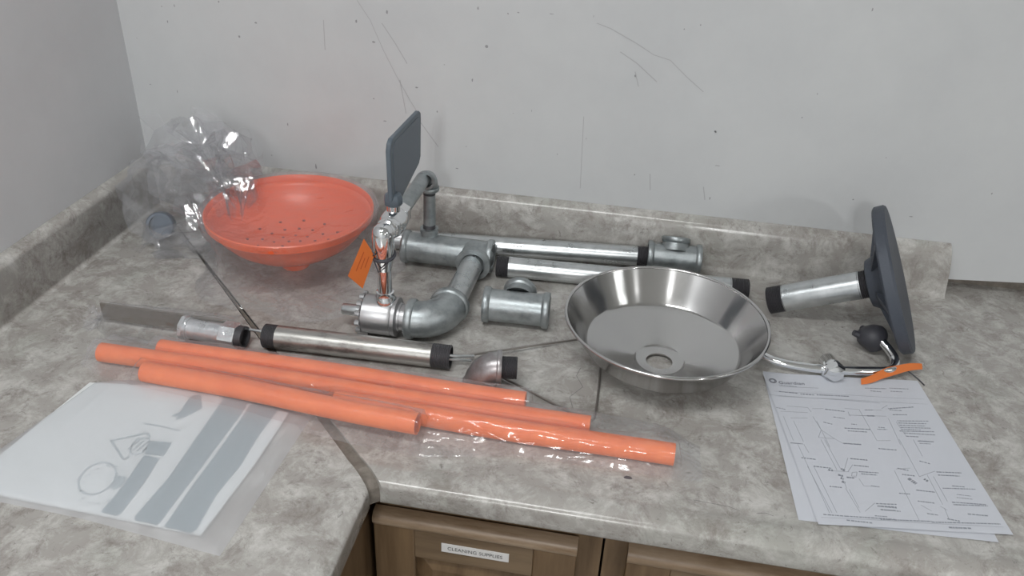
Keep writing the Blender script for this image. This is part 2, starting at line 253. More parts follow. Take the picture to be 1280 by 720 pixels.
BLB=[(0.464, 0.376, 0.0036, 0.006), (0.44, 0.327, 0.0054, 0.003), (0.625, 0.336, 0.0048, 0.0048), (0.51, 0.259, 0.0048, 0.0024), (0.454, 0.196, 0.006, 0.0018), (0.673, 0.392, 0.0036, 0.0018), (0.724, 0.394, 0.0083, 0.0012), (0.925, 0.388, 0.0018, 0.0024), (0.948, 0.396, 0.0018, 0.0024), (0.997, 0.234, 0.0036, 0.003), (1.008, 0.178, 0.0048, 0.0012), (0.603, 0.28, 0.0024, 0.006), (0.579, 0.124, 0.0054, 0.0018), (0.749, 0.169, 0.0018, 0.0018), (0.861, 0.311, 0.0024, 0.0042), (0.61, 0.393, 0.0024, 0.0048), (0.657, 0.389, 0.0024, 0.0024), (0.436, 0.233, 0.003, 0.0024), (0.08, 0.354, 0.0021, 0.0021), (0.086, 0.33, 0.0021, 0.0043), (0.21, 0.316, 0.0043, 0.0036), (0.033, 0.219, 0.0043, 0.0014), (0.243, 0.111, 0.0021, 0.0021), (0.279, 0.172, 0.0021, 0.0057), (0.996, 0.235, 0.0029, 0.0029), (1.011, 0.178, 0.0043, 0.0011), (1.323, 0.126, 0.0057, 0.0017), (0.242, 0.341, 0.0043, 0.0029), (0.324, 0.099, 0.0029, 0.0086)]
# ------------------------------------------------------------------ room shell
D = 0.62; HS = .0875; XR = 2.6; YL = -2.4; XE = 1.40; FL = -.90; RX = 9.0; RY = -6.0
# back wall: its lower edge lifts a little right of the splashback's end
mb = MB()
# split at the slot so no polygon is degenerate
mb.prism([(0, FL), (RX, FL), (RX, -.037), (0, -.037)], 0, .12, lambda a, b, d: (a, d, b))
mb.prism([(0, .0), (XE-.06, .0), (XE-.03, .0185), (XE, .021), (1.55, .033), (XR, .06), (RX, .06), (RX, CEIL), (0, CEIL)], 0, .12, lambda a, b, d: (a, d, b))
wall_back = struct(mb.build('wall_back', M['wall'], smooth=0))
struct(MB().box(-.12, 0, RY, .12, FL, CEIL).build('wall_left', M['wall_l'], smooth=0))
struct(MB().box(RX, RX+.12, RY, .12, FL, CEIL).build('wall_right', M['wall'], smooth=0))
struct(MB().box(-.12, RX+.12, RY-.12, RY, FL, CEIL).build('wall_front', M['wall'], smooth=0))
struct(MB().box(-.12, RX+.12, RY-.12, .12, FL-.1, FL).build('floor', M['floor'], smooth=0))
struct(MB().box(-.12, RX+.12, RY-.12, .12, CEIL, CEIL+.1).build('ceiling', M['ceil'], smooth=0))
WHERE = ['just above the camera', 'right of the camera', 'behind the camera', 'behind and right of the camera', 'at the far right of the room']
for sx, sy, sr in STRIPS:
    t = thing('ceiling_light', 'two-tube strip light on the ceiling ' + WHERE.pop(0), 'light', (sx, sy, CEIL), 'ceiling strip lights')
    a = math.radians(sr); ca, sa = math.cos(a), math.sin(a)
    mb = MB().box(-.63, .63, -.15, .15, CEIL-.04, CEIL-.001); mb.v = [(sx+x*ca-y*sa, sy+x*sa+y*ca, z) for x, y, z in mb.v]; mb.build('housing', M['house'], t)
    for k in (-1, 1):
        c = V(sx - sa*.09*k, sy + ca*.09*k, CEIL-.062); d = V(ca, sa, 0)*.6
        MB().tube([c-d, c+d], .014, 12).build('fluorescent_tube', M['tube'], t)
# scuffs and scratches on the back wall (thin real marks)
def ribbon(mb, pts, w, plane):
    P = [Vector((a, b)) for a, b in pts]
    for a, b in zip(P, P[1:]):
        d = (b-a).normalized(); n = Vector((-d.y, d.x))*w/2
        mb.add([plane(*(a+n)), plane(*(b+n)), plane(*(b-n)), plane(*(a-n))], [(0,1,2,3)])
def disc(mb, x, y, rx, ry, plane, n=10, jit=.25):
    mb.add([plane(x + rx*math.cos(2*math.pi*i/n)*(1+random.uniform(-jit, jit)), y + ry*math.sin(2*math.pi*i/n)*(1+random.uniform(-jit, jit))) for i in range(n)], [tuple(range(n))])
wp = lambda a, b: (a, -.0004, b)
mb = MB(); SCR[5] = SCR[5][1:]; SCR.pop(6)
for i, s_ in enumerate(SCR): ribbon(mb, s_, .0010 if i in (0, 3, 5) else .0013, wp)
o = mb.build('scratch', M['pale'], wall_back, smooth=0); o['kind'] = 'stuff'
mb = MB()
for x, z, a, b in BLB: disc(mb, x, z, a/2, b/2, wp)
for i in range(40):
    disc(mb, random.uniform(.02, 1.7), random.uniform(.12, .62), random.uniform(.0004, .0016), random.uniform(.0004, .003), wp, 6)
o = mb.build('scuff', M['mark'], wall_back, smooth=0); o['kind'] = 'stuff'
o['label'] = 'small grey scuffs on the painted wall'
# ------------------------------------------------------------------ worktops (mitred corner, wedge-shaped open joint)
def top_profile():      # (distance from wall, z), from the cove forward and round the nose
    P = [(-.045, 0.0), (.02, 0.0), (.05, 0.0), (.3, 0), (.56, 0), (.588, .0004), (.594, .0018), (.600, .0026), (.606, .0018), (.611, .0012)]
    P += [(.611 + .013*math.sin(t), .0002 - .0010 - .011*(1-math.cos(t)) + .001) for t in [math.pi/2*i/6 for i in range(1, 7)]]
    P += [(.6245, -.020), (.624, -.030), (.621, -.0345), (.616, -.036), (.55, -.036), (.3, -.036), (-.045, -.036)]
    return P
def joint(d): return max(0.0, (d-.17)/(.62-.17))*.0115
def slab(axis, far):
    mb = MB(); P = top_profile(); n = len(P); vs = []
    for e in (0, 1):
        for d, z in P:
            if axis == 'y': d = max(d, 0)
            if axis == 'x': vs.append((d + joint(d), -d, z) if e == 0 else (far, -d, z))
            else: vs.append((d, -(d + joint(d)), z) if e == 0 else (d, far, z))
    return mb.add(vs, [tuple(range(n)), tuple(range(n, 2*n))] + [(i, (i+1) % n, n+(i+1) % n, n+i) for i in range(n)])
def splash(axis, far):
    P = [(.022, .0), (.030, .0), (.0255, .0015), (.0230, .005), (.0222, .010), (.0225,.050),(.0222,.058),(.0208,.066),(.0180,.0735),(.0140,.0795),(.0090,.0840),(.0045,.0865), (0.0005, HS), (0.0005, .0)]
    mb = MB(); n = len(P); vs = []
    for e in (0, 1):
        for d, z in P:
            if axis == 'x': vs.append((d, -d, z) if e == 0 else (far - (.012*(1-math.cos((z/HS)*3.0)) if 1 else 0)*.4, -d, z))
            else: vs.append((d, -d, z) if e == 0 else (d, far, z))
    return mb.add(vs, [tuple(range(n)), tuple(range(n, 2*n))] + [(i, (i+1) % n, n+(i+1) % n, n+i) for i in range(n)])
wr = thing('countertop', 'speckled beige-grey laminate worktop along the back wall, carrying most of the metal parts', 'countertop', (1.5, -.3, 0))
slab('x', XR).build('worktop', M['lam'], wr, smooth=50)
splash('x', XE+.005).build('backsplash', M['lam'], wr, smooth=50)
wl = thing('countertop', 'speckled grey laminate worktop along the left wall, carrying the bagged grey sign', 'countertop', (.3, -1.5, 0))
slab('y', YL).build('worktop', M['lam'], wl, smooth=50)
splash('y', YL).build('backsplash', M['lam'], wl, smooth=50)
# filler in the open mitre joint
P = [(d, z-.0035) for d, z in top_profile()[2:-4]]; P = [(d - (.004 if d > .6 else 0), z) for d, z in P]
mb = MB(); P = [(.171, -.0035), (.3, -.003), (.45, -.003)] + [q for q in P if q[0] > .5] + [(.171, -.030)]
n = len(P); vs = [(d + joint(d)*.999, -d, z) for d, z in P] + [(d, -(d + joint(d)*.8), z) for d, z in P]
mb.add(vs, [tuple(range(n)), tuple(range(n, 2*n))] + [(i, (i+1) % n, n+(i+1) % n, n+i) for i in range(n)])
o = mb.build('joint_filler', M['edge'], wr, smooth=0); o['label'] = 'dark brown filler strip in the mitred joint'
mb = MB().box(XE-.05, XR, .034, .044, -.03, .06)
o = mb.build('gap_backing', M['edge'], wr, smooth=0); o['label'] = 'dark gap between worktop and wall'
mb = MB(); tp = lambda a, b: (a, b, .0003)
for s_ in ([(.838,-.352),(.834,-.372),(.845,-.395),(.83,-.42),(.836,-.44)], [(.99,-.575),(1.03,-.577),(1.05,-.584),(1.07,-.578),(1.10,-.588)], [(1.28,-.27),(1.30,-.285)], [(1.12,-.585),(1.10,-.592)]):
    ribbon(mb, s_, .0005, tp)
disc(mb, .914, -.555, .0055, .003, tp); disc(mb, .206, -.655, .006, .010, tp); disc(mb, 1.115, -.575, .002, .001, tp)
o = mb.build('surface_mark', M['markdark'], wr, smooth=0); o['kind'] = 'stuff'
# ------------------------------------------------------------------ cabinets
def door(parent, x0, x1, z0, z1, y):
    t = MB().box(x0, x0+.052, y-.018, y, z0, z1).box(x1-.052, x1, y-.018, y, z0, z1)
    t.box(x0+.052, x1-.052, y-.018, y, z0, z0+.05)
    d = t.build('door', M['wood'], parent, smooth=0, bevel=.002)
    MB().box(x0+.052, x1-.052, y-.0178, y, z1-.058, z1-.0005).build('door_rail', M['woodh'], d, smooth=0, bevel=.001)
    # worn rounded lip along the top edge
    MB().prism([(y-.018, z1-.010), (y-.021, z1-.004), (y-.020, z1+.003), (y-.014, z1+.008), (y-.004, z1+.009), (y, z1+.0)], x0, x1, lambda a, b, c: (c, a, b)).build('door_lip', M['woodl'], d, smooth=60)
    b = MB(); X0, X1, Z0, Z1 = x0+.052, x1-.052, z0+.05, z1-.058
    b.add([(X0,y-.008,Z0),(X1,y-.008,Z0),(X1,y-.008,Z1),(X0,y-.008,Z1),(X0+.022,y-.015,Z0+.022),(X1-.022,y-.015,Z0+.022),(X1-.022,y-.015,Z1-.022),(X0+.022,y-.015,Z1-.022)],
          [(0,1,5,4),(1,2,6,5),(2,3,7,6),(3,0,4,7),(4,5,6,7)])
    b.build('panel', M['wood'], d, smooth=0)
    return d
yf = -.585
c1 = thing('base_cabinet', 'oak base cabinet under the worktop, its door carrying a small white label', 'cabinet', (.75, -.3, FL))
MB().box(.613, .8945, yf, -.05, FL+.1, -.037).build('carcass', M['wood'], c1, smooth=0)
MB().box(.613, .8945, yf+.07, -.05, FL, FL+.1).build('plinth', M['dark'], c1, smooth=0)
d1 = door(c1, .6145, .866, -.80, -.082, yf)
c2 = thing('base_cabinet', 'oak base cabinet at the right, next to the labelled one', 'cabinet', (1.4, -.3, FL))
MB().box(.8975, 1.9, yf, -.05, FL+.1, -.037).build('carcass', M['wood'], c2, smooth=0)
MB().box(.8975, 1.9, yf+.07, -.05, FL, FL+.1).build('plinth', M['dark'], c2, smooth=0)
door(c2, .925, 1.30, -.80, -.078, yf); door(c2, 1.34, 1.72, -.80, -.078, yf)
c3 = thing('base_cabinet', 'oak base cabinet under the left worktop, seen edge-on at the inner corner', 'cabinet', (.3, -1.4, FL))
MB().box(.05, .606, YL+.1, -.05, FL+.1, -.037).build('carcass', M['wood'], c3, smooth=0)
MB().box(.05, .54, YL+.1, -.05, FL, FL+.1).build('plinth', M['dark'], c3, smooth=0)
def text(name, body, size, mat_, parent, fn, align='LEFT', sx=1):
    cu = bpy.data.curves.new(name, 'FONT'); cu.body = body; cu.size = size; cu.align_x = align; cu.align_y = 'CENTER'; cu.space_character = 1.05
    o = bpy.data.objects.new(name, cu); COL.objects.link(o); bpy.context.view_layer.update()
    me = bpy.data.meshes.new_from_object(o.evaluated_get(bpy.context.evaluated_depsgraph_get())); bpy.data.objects.remove(o)
    O = Vector(parent['_o'])
    for v in me.vertices: v.co = Vector(fn(v.co.x*sx, v.co.y)) - O
    me.materials.clear(); me.materials.append(mat_)
    o = bpy.data.objects.new(name, me); COL.objects.link(o); o.parent = parent; o['_o'] = tuple(O); return o
lb = thing('door_label', 'small white tape label reading CLEANING SUPPLIES stuck on the cabinet door', 'label', (.743, yf-.0185, -.1135))
MB().box(.701, .785, yf-.0192, yf-.0181, -.1205, -.1065).build('label_tape', M['label'], lb, smooth=0)
text('lettering', 'CLEANING SUPPLIES', .0078, M['black'], lb, lambda a, b: (.743 + a, yf-.0195, -.1136+b), 'CENTER', .93)
lb2 = thing('door_label', 'white tape label on the right cabinet door, mostly below the picture edge', 'label', (1.0, yf-.0185, -.12))
MB().box(.958, 1.042, yf-.0192, yf-.0181, -.1225, -.1085).build('label_tape', M['label'], lb2, smooth=0)

# ------------------------------------------------------------------ pipe-work helpers
def threads(a, b, r, parent, m=None, hollow=True):
    a, b = Vector(a), Vector(b); L = (b-a).length; n = max(5, int(L/.0022)); pr = []
    for i in range(n):
        pr += [(r*.93, L*i/n), (r*1.0, L*(i+.5)/n)]
    pr = [(0, .0)] + pr + [(r*.93, L), (r*.74, L)] + ([(r*.72, L-.02 if L > .021 else .002), (0, L-.02 if L > .021 else .002)] if hollow else [(0, L)])
    return MB().lathe(pr, a, b-a, 28).build('thread', m or M['thread'], parent)
def hollow_pipe(a, b, r, parent, m, name='pipe', t=.0028):
    a, b = Vector(a), Vector(b); L = (b-a).length
    return MB().lathe([(r-t, 0), (r, 0), (r, L), (r-t, L), (r-t, 0)], a, b-a, 36).build(name, m, parent)
def coupling_prof(L, r, band=.009, br=1.13, ri=.8):
    h = L/2; R = r*br
    return [(0,-h+.018),(r*ri,-h+.018),(r*ri,-h+.0015),(r*ri+.001,-h),(R-.001,-h),(R,-h+.0015),(R,-h+band-.0015),(R-.001,-h+band),(r,-h+band+.002),
            (r,h-band-.002),(R-.001,h-band),(R,h-band+.0015),(R,h-.0015),(R-.001,h),(r*ri+.001,h),(r*ri,h-.0015),(r*ri,h-.018),(0,h-.018)]
def tee(mb, c, ax, L, r, bdir, bl, br_, band=.009):
    mb.lathe(coupling_prof(L, r, band), c, ax, 40)
    R = br_*1.13
    mb.lathe([(br_*1.2, r*.55), (br_*1.04, r*.95), (br_, r*1.1), (br_, bl-band-.002), (R-.001, bl-band), (R, bl-band+.0015), (R, bl-.0015), (R-.001, bl), (br_*.8, bl), (br_*.8, bl-.015), (0, bl-.015)], c, bdir, 36)
def elbow(mb, c, a, b, r, band=.009, br=1.13, n=10, ri=.8):   # c corner; a, b leg vectors
    c, a, b = Vector(c), Vector(a), Vector(b)
    path = arc(c, a*.82, b*.82, n); mb.tube(path, r, 32, caps=False)
    for d in (a, b):
        L = d.length; R = r*br
        mb.lathe([(r*.98, L*.70), (r, L*.78), (R-.001, L-band), (R, L-band+.0015), (R, L-.0015), (R-.001, L), (r*ri, L), (r*ri, L-.012), (0, L-.012)], c, d, 36)

# ------------------------------------------------------------------ eyewash valve and pipe assembly
asm = thing('eyewash_pipe_assembly', 'galvanised pipe loop with a ball valve and upright slate-grey flag handle, beside the orange bowl', 'pipe fitting', (.6, -.23, 0))
TX, TY, TZ = .593, -.123, .030
mb = MB(); tee(mb, (TX, TY, TZ), (1,0,0), .150, .0245, (0,-1,0), .001, .001)
R = .0262
mb.lathe([(R*1.12, .008), (R, .02), (R*.98, .026), (R*1.06, .028), (R*1.06, .036), (R*.75, .036), (R*.75, .03), (0, .03)], (.642, TY, TZ), (0,-1,0), 36)
mb.lathe([(.0165, .012), (.0135, .024), (.0135, .028), (.0148, .029), (.0148, .036), (.009, .036), (.009, .03), (0, .03)], (.560, TY+.006, TZ), (0,0,1), 28)
mb.build('pipe_tee', M['cast'], asm)
MB().lathe([(0,0),(.0178,0),(.0178,.145),(0,.145)], (.641, -.150, TZ), (-.004,-.145,.0), 36).build('cross_pipe', M['galv'], asm)
mb = MB(); elbow(mb, (.634, -.331, TZ), (0, .052, 0), (-.050, 0, 0), .0265, .010, 1.12); mb.build('pipe_elbow', M['cast'], asm)
MB().lathe([(0,0),(.0195,0),(.0195,.012),(.021,.013),(.021,.018),(0,.018)], (.570, -.331, TZ), (1,0,0), 32).build('pipe_nipple', M['satin'], asm)
# strainer drum with a lugged lock ring
mb = MB().lathe([(0,-.003),(.022,-.003),(.027,0),(.0285,.002),(.0285,.040),(.027,.043),(.0285,.045),(.0285,.050),(.021,.052),(.021,.055),(0,.055)], (.520, -.331, TZ), (1,0,0), 48)
drum = mb.build('valve_drum', M['satin'], asm)
mb = MB()
for k in range(12):
    a = 2*math.pi*k/12; mb.tube([(.5145, -.331 + .0275*math.cos(a), TZ + .0275*math.sin(a)), (.521, -.331 + .0275*math.cos(a), TZ + .0275*math.sin(a))], .0042, 8)
mb.box(.514, .530, -.352, -.340, .0008, .012)
mb.build('lock_ring', M['satin'], asm)
MB().lathe([(0,0),(.0075,0),(.0085,.0015),(.0085,.033),(0,.033)], (.487, -.331, TZ+.002), (1,0,0), 24).build('stub_pipe', M['galv'], asm)
CX, CY = .552, -.331
MB().lathe([(0,.052),(.0155,.052),(.0155,.060),(.0135,.0635),(.0125,.068),(.0125,.071),(.0103,.072),(.0100,.118),(0,.118)], (CX, CY, 0), (0,0,1), 32).build('riser_tube', M['chrome'], asm)
mb = MB().lathe([(0,.107),(.0105,.107),(.0140,.124),(.0150,.127),(.0150,.160),(.0140,.167),(.0115,.172),(.0065,.1755),(0,.1765)], (CX, CY, 0), (0,0,1), 32)
mb.lathe([(0,0),(.0125,0),(.0125,.020),(.0145,.022),(.0145,.026),(0,.026)], (CX, CY, .156), (0,1,0), 28)
mb.build('angle_fitting', M['chrome'], asm)
mb = MB().lathe([(0,0),(.0160,0),(.0175,.002),(.0175,.010),(.0160,.012)], (CX, CY+.024, .156), (0,1,0), 6)
mb.lathe([(0,.010),(.0150,.010),(.0185,.018),(.0190,.026),(.0185,.036),(.0150,.044),(0,.044)], (CX, CY+.024, .156), (0,1,0), 32)
mb.lathe([(0,.042),(.0170,.042),(.0180,.044),(.0180,.060),(.0170,.062),(0,.062)], (CX, CY+.024, .156), (0,1,0), 6)
mb.lathe([(0,.010),(.0095,.010),(.0095,.026),(.0078,.027),(.0078,.034),(0,.034)], (CX, CY+.052, .156), (0,0,1), 20)
mb.build('ball_valve', M['chrome'], asm)
h = MB().lathe([(0,.026),(.0115,.026),(.0135,.029),(.0135,.037),(.011,.042),(.006,.044),(.006,.046),(0,.046)], (CX, CY+.052, .156), (0,0,1), 8).build('handle_hub', M['flag'], asm)
fl = [(-.292,.190),(-.294,.266),(-.290,.276),(-.283,.281),(-.173,.283),(-.167,.279),(-.166,.270),(-.170,.212),(-.178,.203),(-.246,.184),(-.262,.178),(-.272,.182),(-.282,.184)]
fn = lambda a, b, d: (CX+.001 + d + (a+.27)*.06, a, b)
hh = MB().prism(fl, -.0035, .0035, fn).build('flag_handle', M['flag'], asm, smooth=30, bevel=.0018)
cy_, cz_ = -.228, .240
inner = [(cy_ + (a-cy_)*.86, cz_ + (b-cz_)*.84) for a, b in fl]
MB().prism(inner, -.0042, -.0030, fn).prism(inner, .0030, .0042, fn).build('handle_face', mat('slate_face', (.12,.145,.175), .45), hh, smooth=0)
MB().lathe([(0,0),(.0112,0),(.0115,.004),(.0115,.118),(0,.118)], (CX, CY+.084, .156), (.003,.118,.002), 32).build('upper_pipe', M['cast'], asm)
mb = MB(); elbow(mb, (.560, -.113, .157), (0,-.024,0), (0,0,-.026), .0138, .007, 1.15); mb.build('small_elbow', M['cast'], asm)
MB().lathe([(0,0),(.0100,0),(.0100,.018),(.0096,.070),(.0098,.071),(.0098,.074),(0,.074)], (.560, -.115, .062), (0,.002,.074), 28).build('drop_pipe', M['cast'], asm)
threads((.560,-.1145,.124), (.560,-.1135,.134), .0102, asm, hollow=False); threads((.560,-.117,.064), (.560,-.117,.072), .0102, asm, hollow=False)
# orange hang tag tied on
tg = thing('hang_tag', 'small orange card tag tied to the upright chrome riser', 'tag', (.53, -.338, .12))
q = [V(.5325,-.352,.163), V(.5430,-.343,.135), V(.5240,-.345,.080), V(.5080,-.356,.104)]
nrm = (q[1]-q[0]).cross(q[3]-q[0]).normalized()*.0006
MB().add([p+nrm for p in q] + [p-nrm for p in q], [(0,1,2,3),(7,6,5,4),(0,4,5,1),(1,5,6,2),(2,6,7,3),(3,7,4,0)]).build('card', M['orange_tag'], tg, smooth=0)
mb = MB()
for k, (s0, s1) in enumerate([(.22,.75),(.3,.62),(.18,.5)]):
    u = .3 + .2*k; a = q[0].lerp(q[1], u); b = q[3].lerp(q[2], u)
    A = a.lerp(b, s0); B = a.lerp(b, s1); w_ = (q[1]-q[0]).normalized()*.0008
    for nn in (nrm*1.3, -nrm*1.3): mb.add([A+w_+nn, B+w_+nn, B-w_+nn, A-w_+nn], [(0,1,2,3)])
mb.build('print_line', mat('tag_print', (.45,.08,.02), .7), tg, smooth=0)['kind'] = 'stuff'
ring = [(CX+.0160*math.cos(t), CY+.0160*math.sin(t), .130+.003*math.sin(t)) for t in [2*math.pi*i/20 for i in range(20)]]
mb = MB().tube(ring, .0018, 8, closed=True); mb.tube([(CX-.013, CY-.010, .131), (.545,-.348,.138), (.541,-.345,.142)], .0012, 8)
mb.tube([(CX-.012, CY-.011, .130), (CX-.003, CY-.0155, .110), (CX+.006, CY-.0145, .118), (CX+.011, CY-.012, .128)], .0011, 8)
mb.build('tie_cord', M['plastic_dark'], tg)

# ------------------------------------------------------------------ long pipes at the back
p2 = thing('steel_pipe', 'long galvanised pipe against the splashback with a tee screwed on its right end', 'pipe', (.7, -.065, 0))
hollow_pipe((.492,-.080,.0172), (.900,-.051,.0240), .0168, p2, M['galv'])
threads((.896,-.0512,.0240), (.925,-.049,.0245), .0168, p2, hollow=False)
mb = MB(); tee(mb, (.961,-.046,.0265), V(.0862,.004,.0005), .088, .0225, V(0,.48,.88), .034, .0210, .008); mb.build('pipe_tee', M['cast'], p2)
p3 = thing('steel_pipe', 'long galvanised pipe lying loose behind the steel bowl, black-threaded at both ends', 'pipe', (.88, -.12, 0))
hollow_pipe((.696,-.1285,.0172), (1.052,-.1085,.0172), .0168, p3, M['galv'])
threads((.699,-.1283,.0172), (.676,-.1296,.0172), .0170, p3); threads((1.049,-.1087,.0172), (1.080,-.107,.0172), .0170, p3)
# loose tee
lt = MB(); tee(lt, (.7305,-.262,.0275), V(.099,.004,0), .098, .0242, V(-.02,.98,.12), .043, .0225, .009)
tag(lt.build('pipe_tee', M['cast'], origin=(.7305,-.262,0)), 'loose dull galvanised tee fitting lying in front of the pipes, left of the steel bowl', 'pipe fitting')
# black steel pipe
bp_ = thing('steel_pipe', 'oily dark steel pipe with black threaded ends, lying across the worktop joint', 'pipe', (.53, -.397, 0))
hollow_pipe((.416,-.4000,.0170), (.636,-.3925,.0170), .0168, bp_, M['black_steel'])
for a, b in (((.416,-.4000), (.397,-.4006)), ((.636,-.3925), (.662,-.3916))):
    d = V(b[0]-a[0], b[1]-a[1], 0); L = d.length; n = 10; pr = [(.0140, 0)]
    for i in range(n): pr += [(.0162, L*i/n), (.0170, L*(i+.5)/n)]
    pr += [(.0158, L), (.0140, L), (.0140, 0)]
    MB().lathe(pr, (a[0], a[1], .0170), d, 28).build('thread', M['thread'], bp_)
# street elbow with nipple
el = thing('pipe_elbow', 'small dark-stained elbow fitting with a black threaded nipple, right of the dark pipe', 'pipe fitting', (.712, -.416, 0))
mb = MB(); elbow(mb, (.711,-.421,.031), V(-.003,-.002,-.0305), V(.026,.004,0), .0212, .007, 1.10); mb.build('elbow_body', mottled('stained_cast', (.24,.20,.20), (.50,.50,.51), 18, .36, .75, .3, rr=(.3,.42)), el)
threads((.733,-.4175,.031), (.757,-.414,.031), .0155, el)
# pull rod with triangle handle
rd = thing('pull_rod', 'thin steel pull rod threaded through the dark pipe, ending in a large wire triangle', 'pull rod', (.75, -.38, 0))
tri = [V(.683,-.372,.010), V(.842,-.281,.0035), V(.856,-.272,.0035), V(.863,-.283,.0035), V(.868,-.455,.0035), V(.862,-.467,.0035), V(.850,-.463,.0035), V(.690,-.378,.0035)]
MB().tube([(.372,-.401,.024), (.40,-.4,.0235), (.62,-.393,.020), (.668,-.385,.015), (.690,-.371,.009)], .0021, 10).tube([(.650,-.391,.012), (.672,-.387,.011), (.688,-.380,.007)], .0019, 8).build('rod', M['galv'], rd)
MB().tube([tri[0]] + smoothpath(tri[1:-1], 2) + [tri[-1]], .0016, 10).build('triangle_handle', mat('dull_wire', (.30,.28,.26), .4, .8), rd)
# ------------------------------------------------------------------ stainless bowl
SB = (.945, -.320, 0)
pr = [(.0185,.0045),(.0185,.0065),(.0315,.0073),(.0335,.0076),(.0350,.0090),(.0365,.0097)]
pr += [(lerp(.0365,.103,t), lerp(.0095,.0325,t)) for t in (.25,.5,.75,1)] + [(.1055,.0338),(.1075,.0362)]
pr += [(lerp(.1075,.1345,t), lerp(.0362,.0785,t)) for t in (.33,.66,1)]
pr += [(.1365 + .0023*math.cos(t), .0795 + .0023*math.sin(t)) for t in [math.pi - math.pi*1.25*i/8 for i in range(9)]]
pr += [(.1357,.0760),(.1088,.0355),(.1062,.0325),(.1035,.0312),(.037,.0083),(.0330,.0060),(.0200,.0048),(.0185,.0045)]
tag(MB().lathe(pr, SB, (0,0,1), 128).build('eyewash_bowl', M['steel'], smooth=40, origin=SB), 'round brushed stainless steel bowl with a centre drain hole, standing in front of the pipes', 'bowl')
# ------------------------------------------------------------------ floor flange with nipple
A = V(1.108,-.143,.0225); C = V(1.268,-.172,.1005); ax = (C-A).normalized()
ff = thing('floor_flange', 'large round black cast floor flange standing on edge, with a short galvanised pipe screwed in', 'flange', (1.2, -.16, 0))
plate = MB().lathe([(0,-.006),(.030,-.006),(.034,-.007),(.095,-.0065),(.1000,-.009),(.1060,-.0095),(.1088,-.007),(.1092,.005),(.1070,.008),(0,.007)], C, ax, 56).build('flange_plate', M['castiron'], ff)
MB().lathe([(.062,-.006),(.050,-.013),(.040,-.022),(.0340,-.034),(.027,-.036),(.0205,-.036),(.0205,-.03),(0,-.03)], C, ax, 40).build('flange_hub', M['castiron'], ff)
u = V(0,0,1) - ax*ax.z; u.normalize(); w = ax.cross(u); mb = MB()
for k in range(6):
    a = math.pi/6 + math.pi*k/3; d = u*math.cos(a) + w*math.sin(a); s_ = d.cross(ax).normalized()*.0045
    P = [C + d*.026 - ax*.034, C + d*.036 - ax*.026, C + d*.094 - ax*.010, C + d*.094 - ax*.003, C + d*.026 - ax*.003]
    mb.add([p+s_ for p in P] + [p-s_ for p in P], [tuple(range(5)), tuple(range(5,10))] + [(i,(i+1)%5,5+(i+1)%5,5+i) for i in range(5)])
mb.build('flange_rib', M['castiron'], ff, smooth=20)
L = (C-A).length
hollow_pipe(A+ax*.023, A+ax*(L-.046), .0208, ff, M['galv'], 'pipe_nipple')
threads(A+ax*.025, A, .0212, ff); threads(A+ax*(L-.049), A+ax*(L-.030), .0212, ff, hollow=False)
# ------------------------------------------------------------------ chrome yoke with two capped heads
yk = thing('eyewash_yoke', 'bent chrome tube with dark spray-head caps between the steel bowl and the white papers', 'eyewash head', (1.18, -.28, 0))
pts = [(1.078,-.234,.030),(1.072,-.246,.022),(1.078,-.268,.0125),(1.094,-.286,.0105),(1.125,-.294,.0105),(1.18,-.293,.0105),(1.250,-.281,.0110),(1.270,-.272,.0115),(1.277,-.254,.014),(1.270,-.238,.020),(1.258,-.226,.027)]
MB().tube(smoothpath(pts, 3), .0064, 16).build('yoke_tube', M['chrome'], yk)
a = V(.16,-.95,.12).normalized(); c = V(1.182,-.293,.0150)
mb = MB().lathe([(0,-.022),(.0105,-.022),(.0118,-.020),(.0118,-.004),(.0132,-.002),(.0132,.005),(.0120,.007),(0,.007)], c, a, 28)
mb.lathe([(0,.005),(.0105,.005),(.0145,.007),(.0145,.014),(.0125,.018),(.007,.020),(0,.0205)], c, a, 6)
mb.lathe([(0,-.013),(.0095,-.013),(.0105,-.011),(.0105,.011),(.0095,.013),(0,.013)], c-V(0,0,.003), (1,.02,0), 28)
mb.build('yoke_inlet', M['chrome'], yk)
for hx, hy, hz, dr in ((1.249,-.214,.024,(-.35,.35,.85)), (1.080,-.226,.026,(.25,.25,.9))):
    d = Vector(dr).normalized(); c = V(hx, hy, hz)
    mb = MB().lathe([(0,-.020),(.009,-.020),(.013,-.015),(.0195,-.006),(.0215,.0),(.0210,.007),(.0170,.013),(.010,.0165),(0,.018)], c, d, 24)
    cap = mb.build('spray_head_cap', M['plastic_dark'], yk)
    s_ = V(-1,-.12,.1); mb = MB().tube([c+s_*.018, c+s_*.028+V(0,0,.003)], [.006,.0045], 8); mb.tube([c+V(-.4,.9,0)*.017, c+V(-.4,.9,0)*.026], .0042, 8); mb.build('cap_tab', M['plastic_dark'], cap)
tg = thing('hang_tag', 'orange paper tag curled against the chrome tube above the white papers', 'tag', (1.26, -.28, 0))
cl = smoothpath([(1.222,-.306,.0035),(1.236,-.301,.0045),(1.252,-.291,.008),(1.270,-.280,.009),(1.292,-.268,.012),(1.312,-.258,.010)], 2)
wd_ = V(-.10,.55,.62).normalized(); n = len(cl); mb = MB()
vs = [p + wd_*(.0125 - .006*abs(2*i/(n-1)-1)) for i, p in enumerate(cl)] + [p - wd_*.0015 + V(0,0,.0005) for p in cl]
vs = vs + [v + V(.0001,-.0004,.0004) for v in vs]
fs = [(i,i+1,n+i+1,n+i) for i in range(n-1)] + [(2*n+i,2*n+n+i,2*n+n+i+1,2*n+i+1) for i in range(n-1)]
mb.add(vs, fs).build('card', M['orange_tag'], tg)
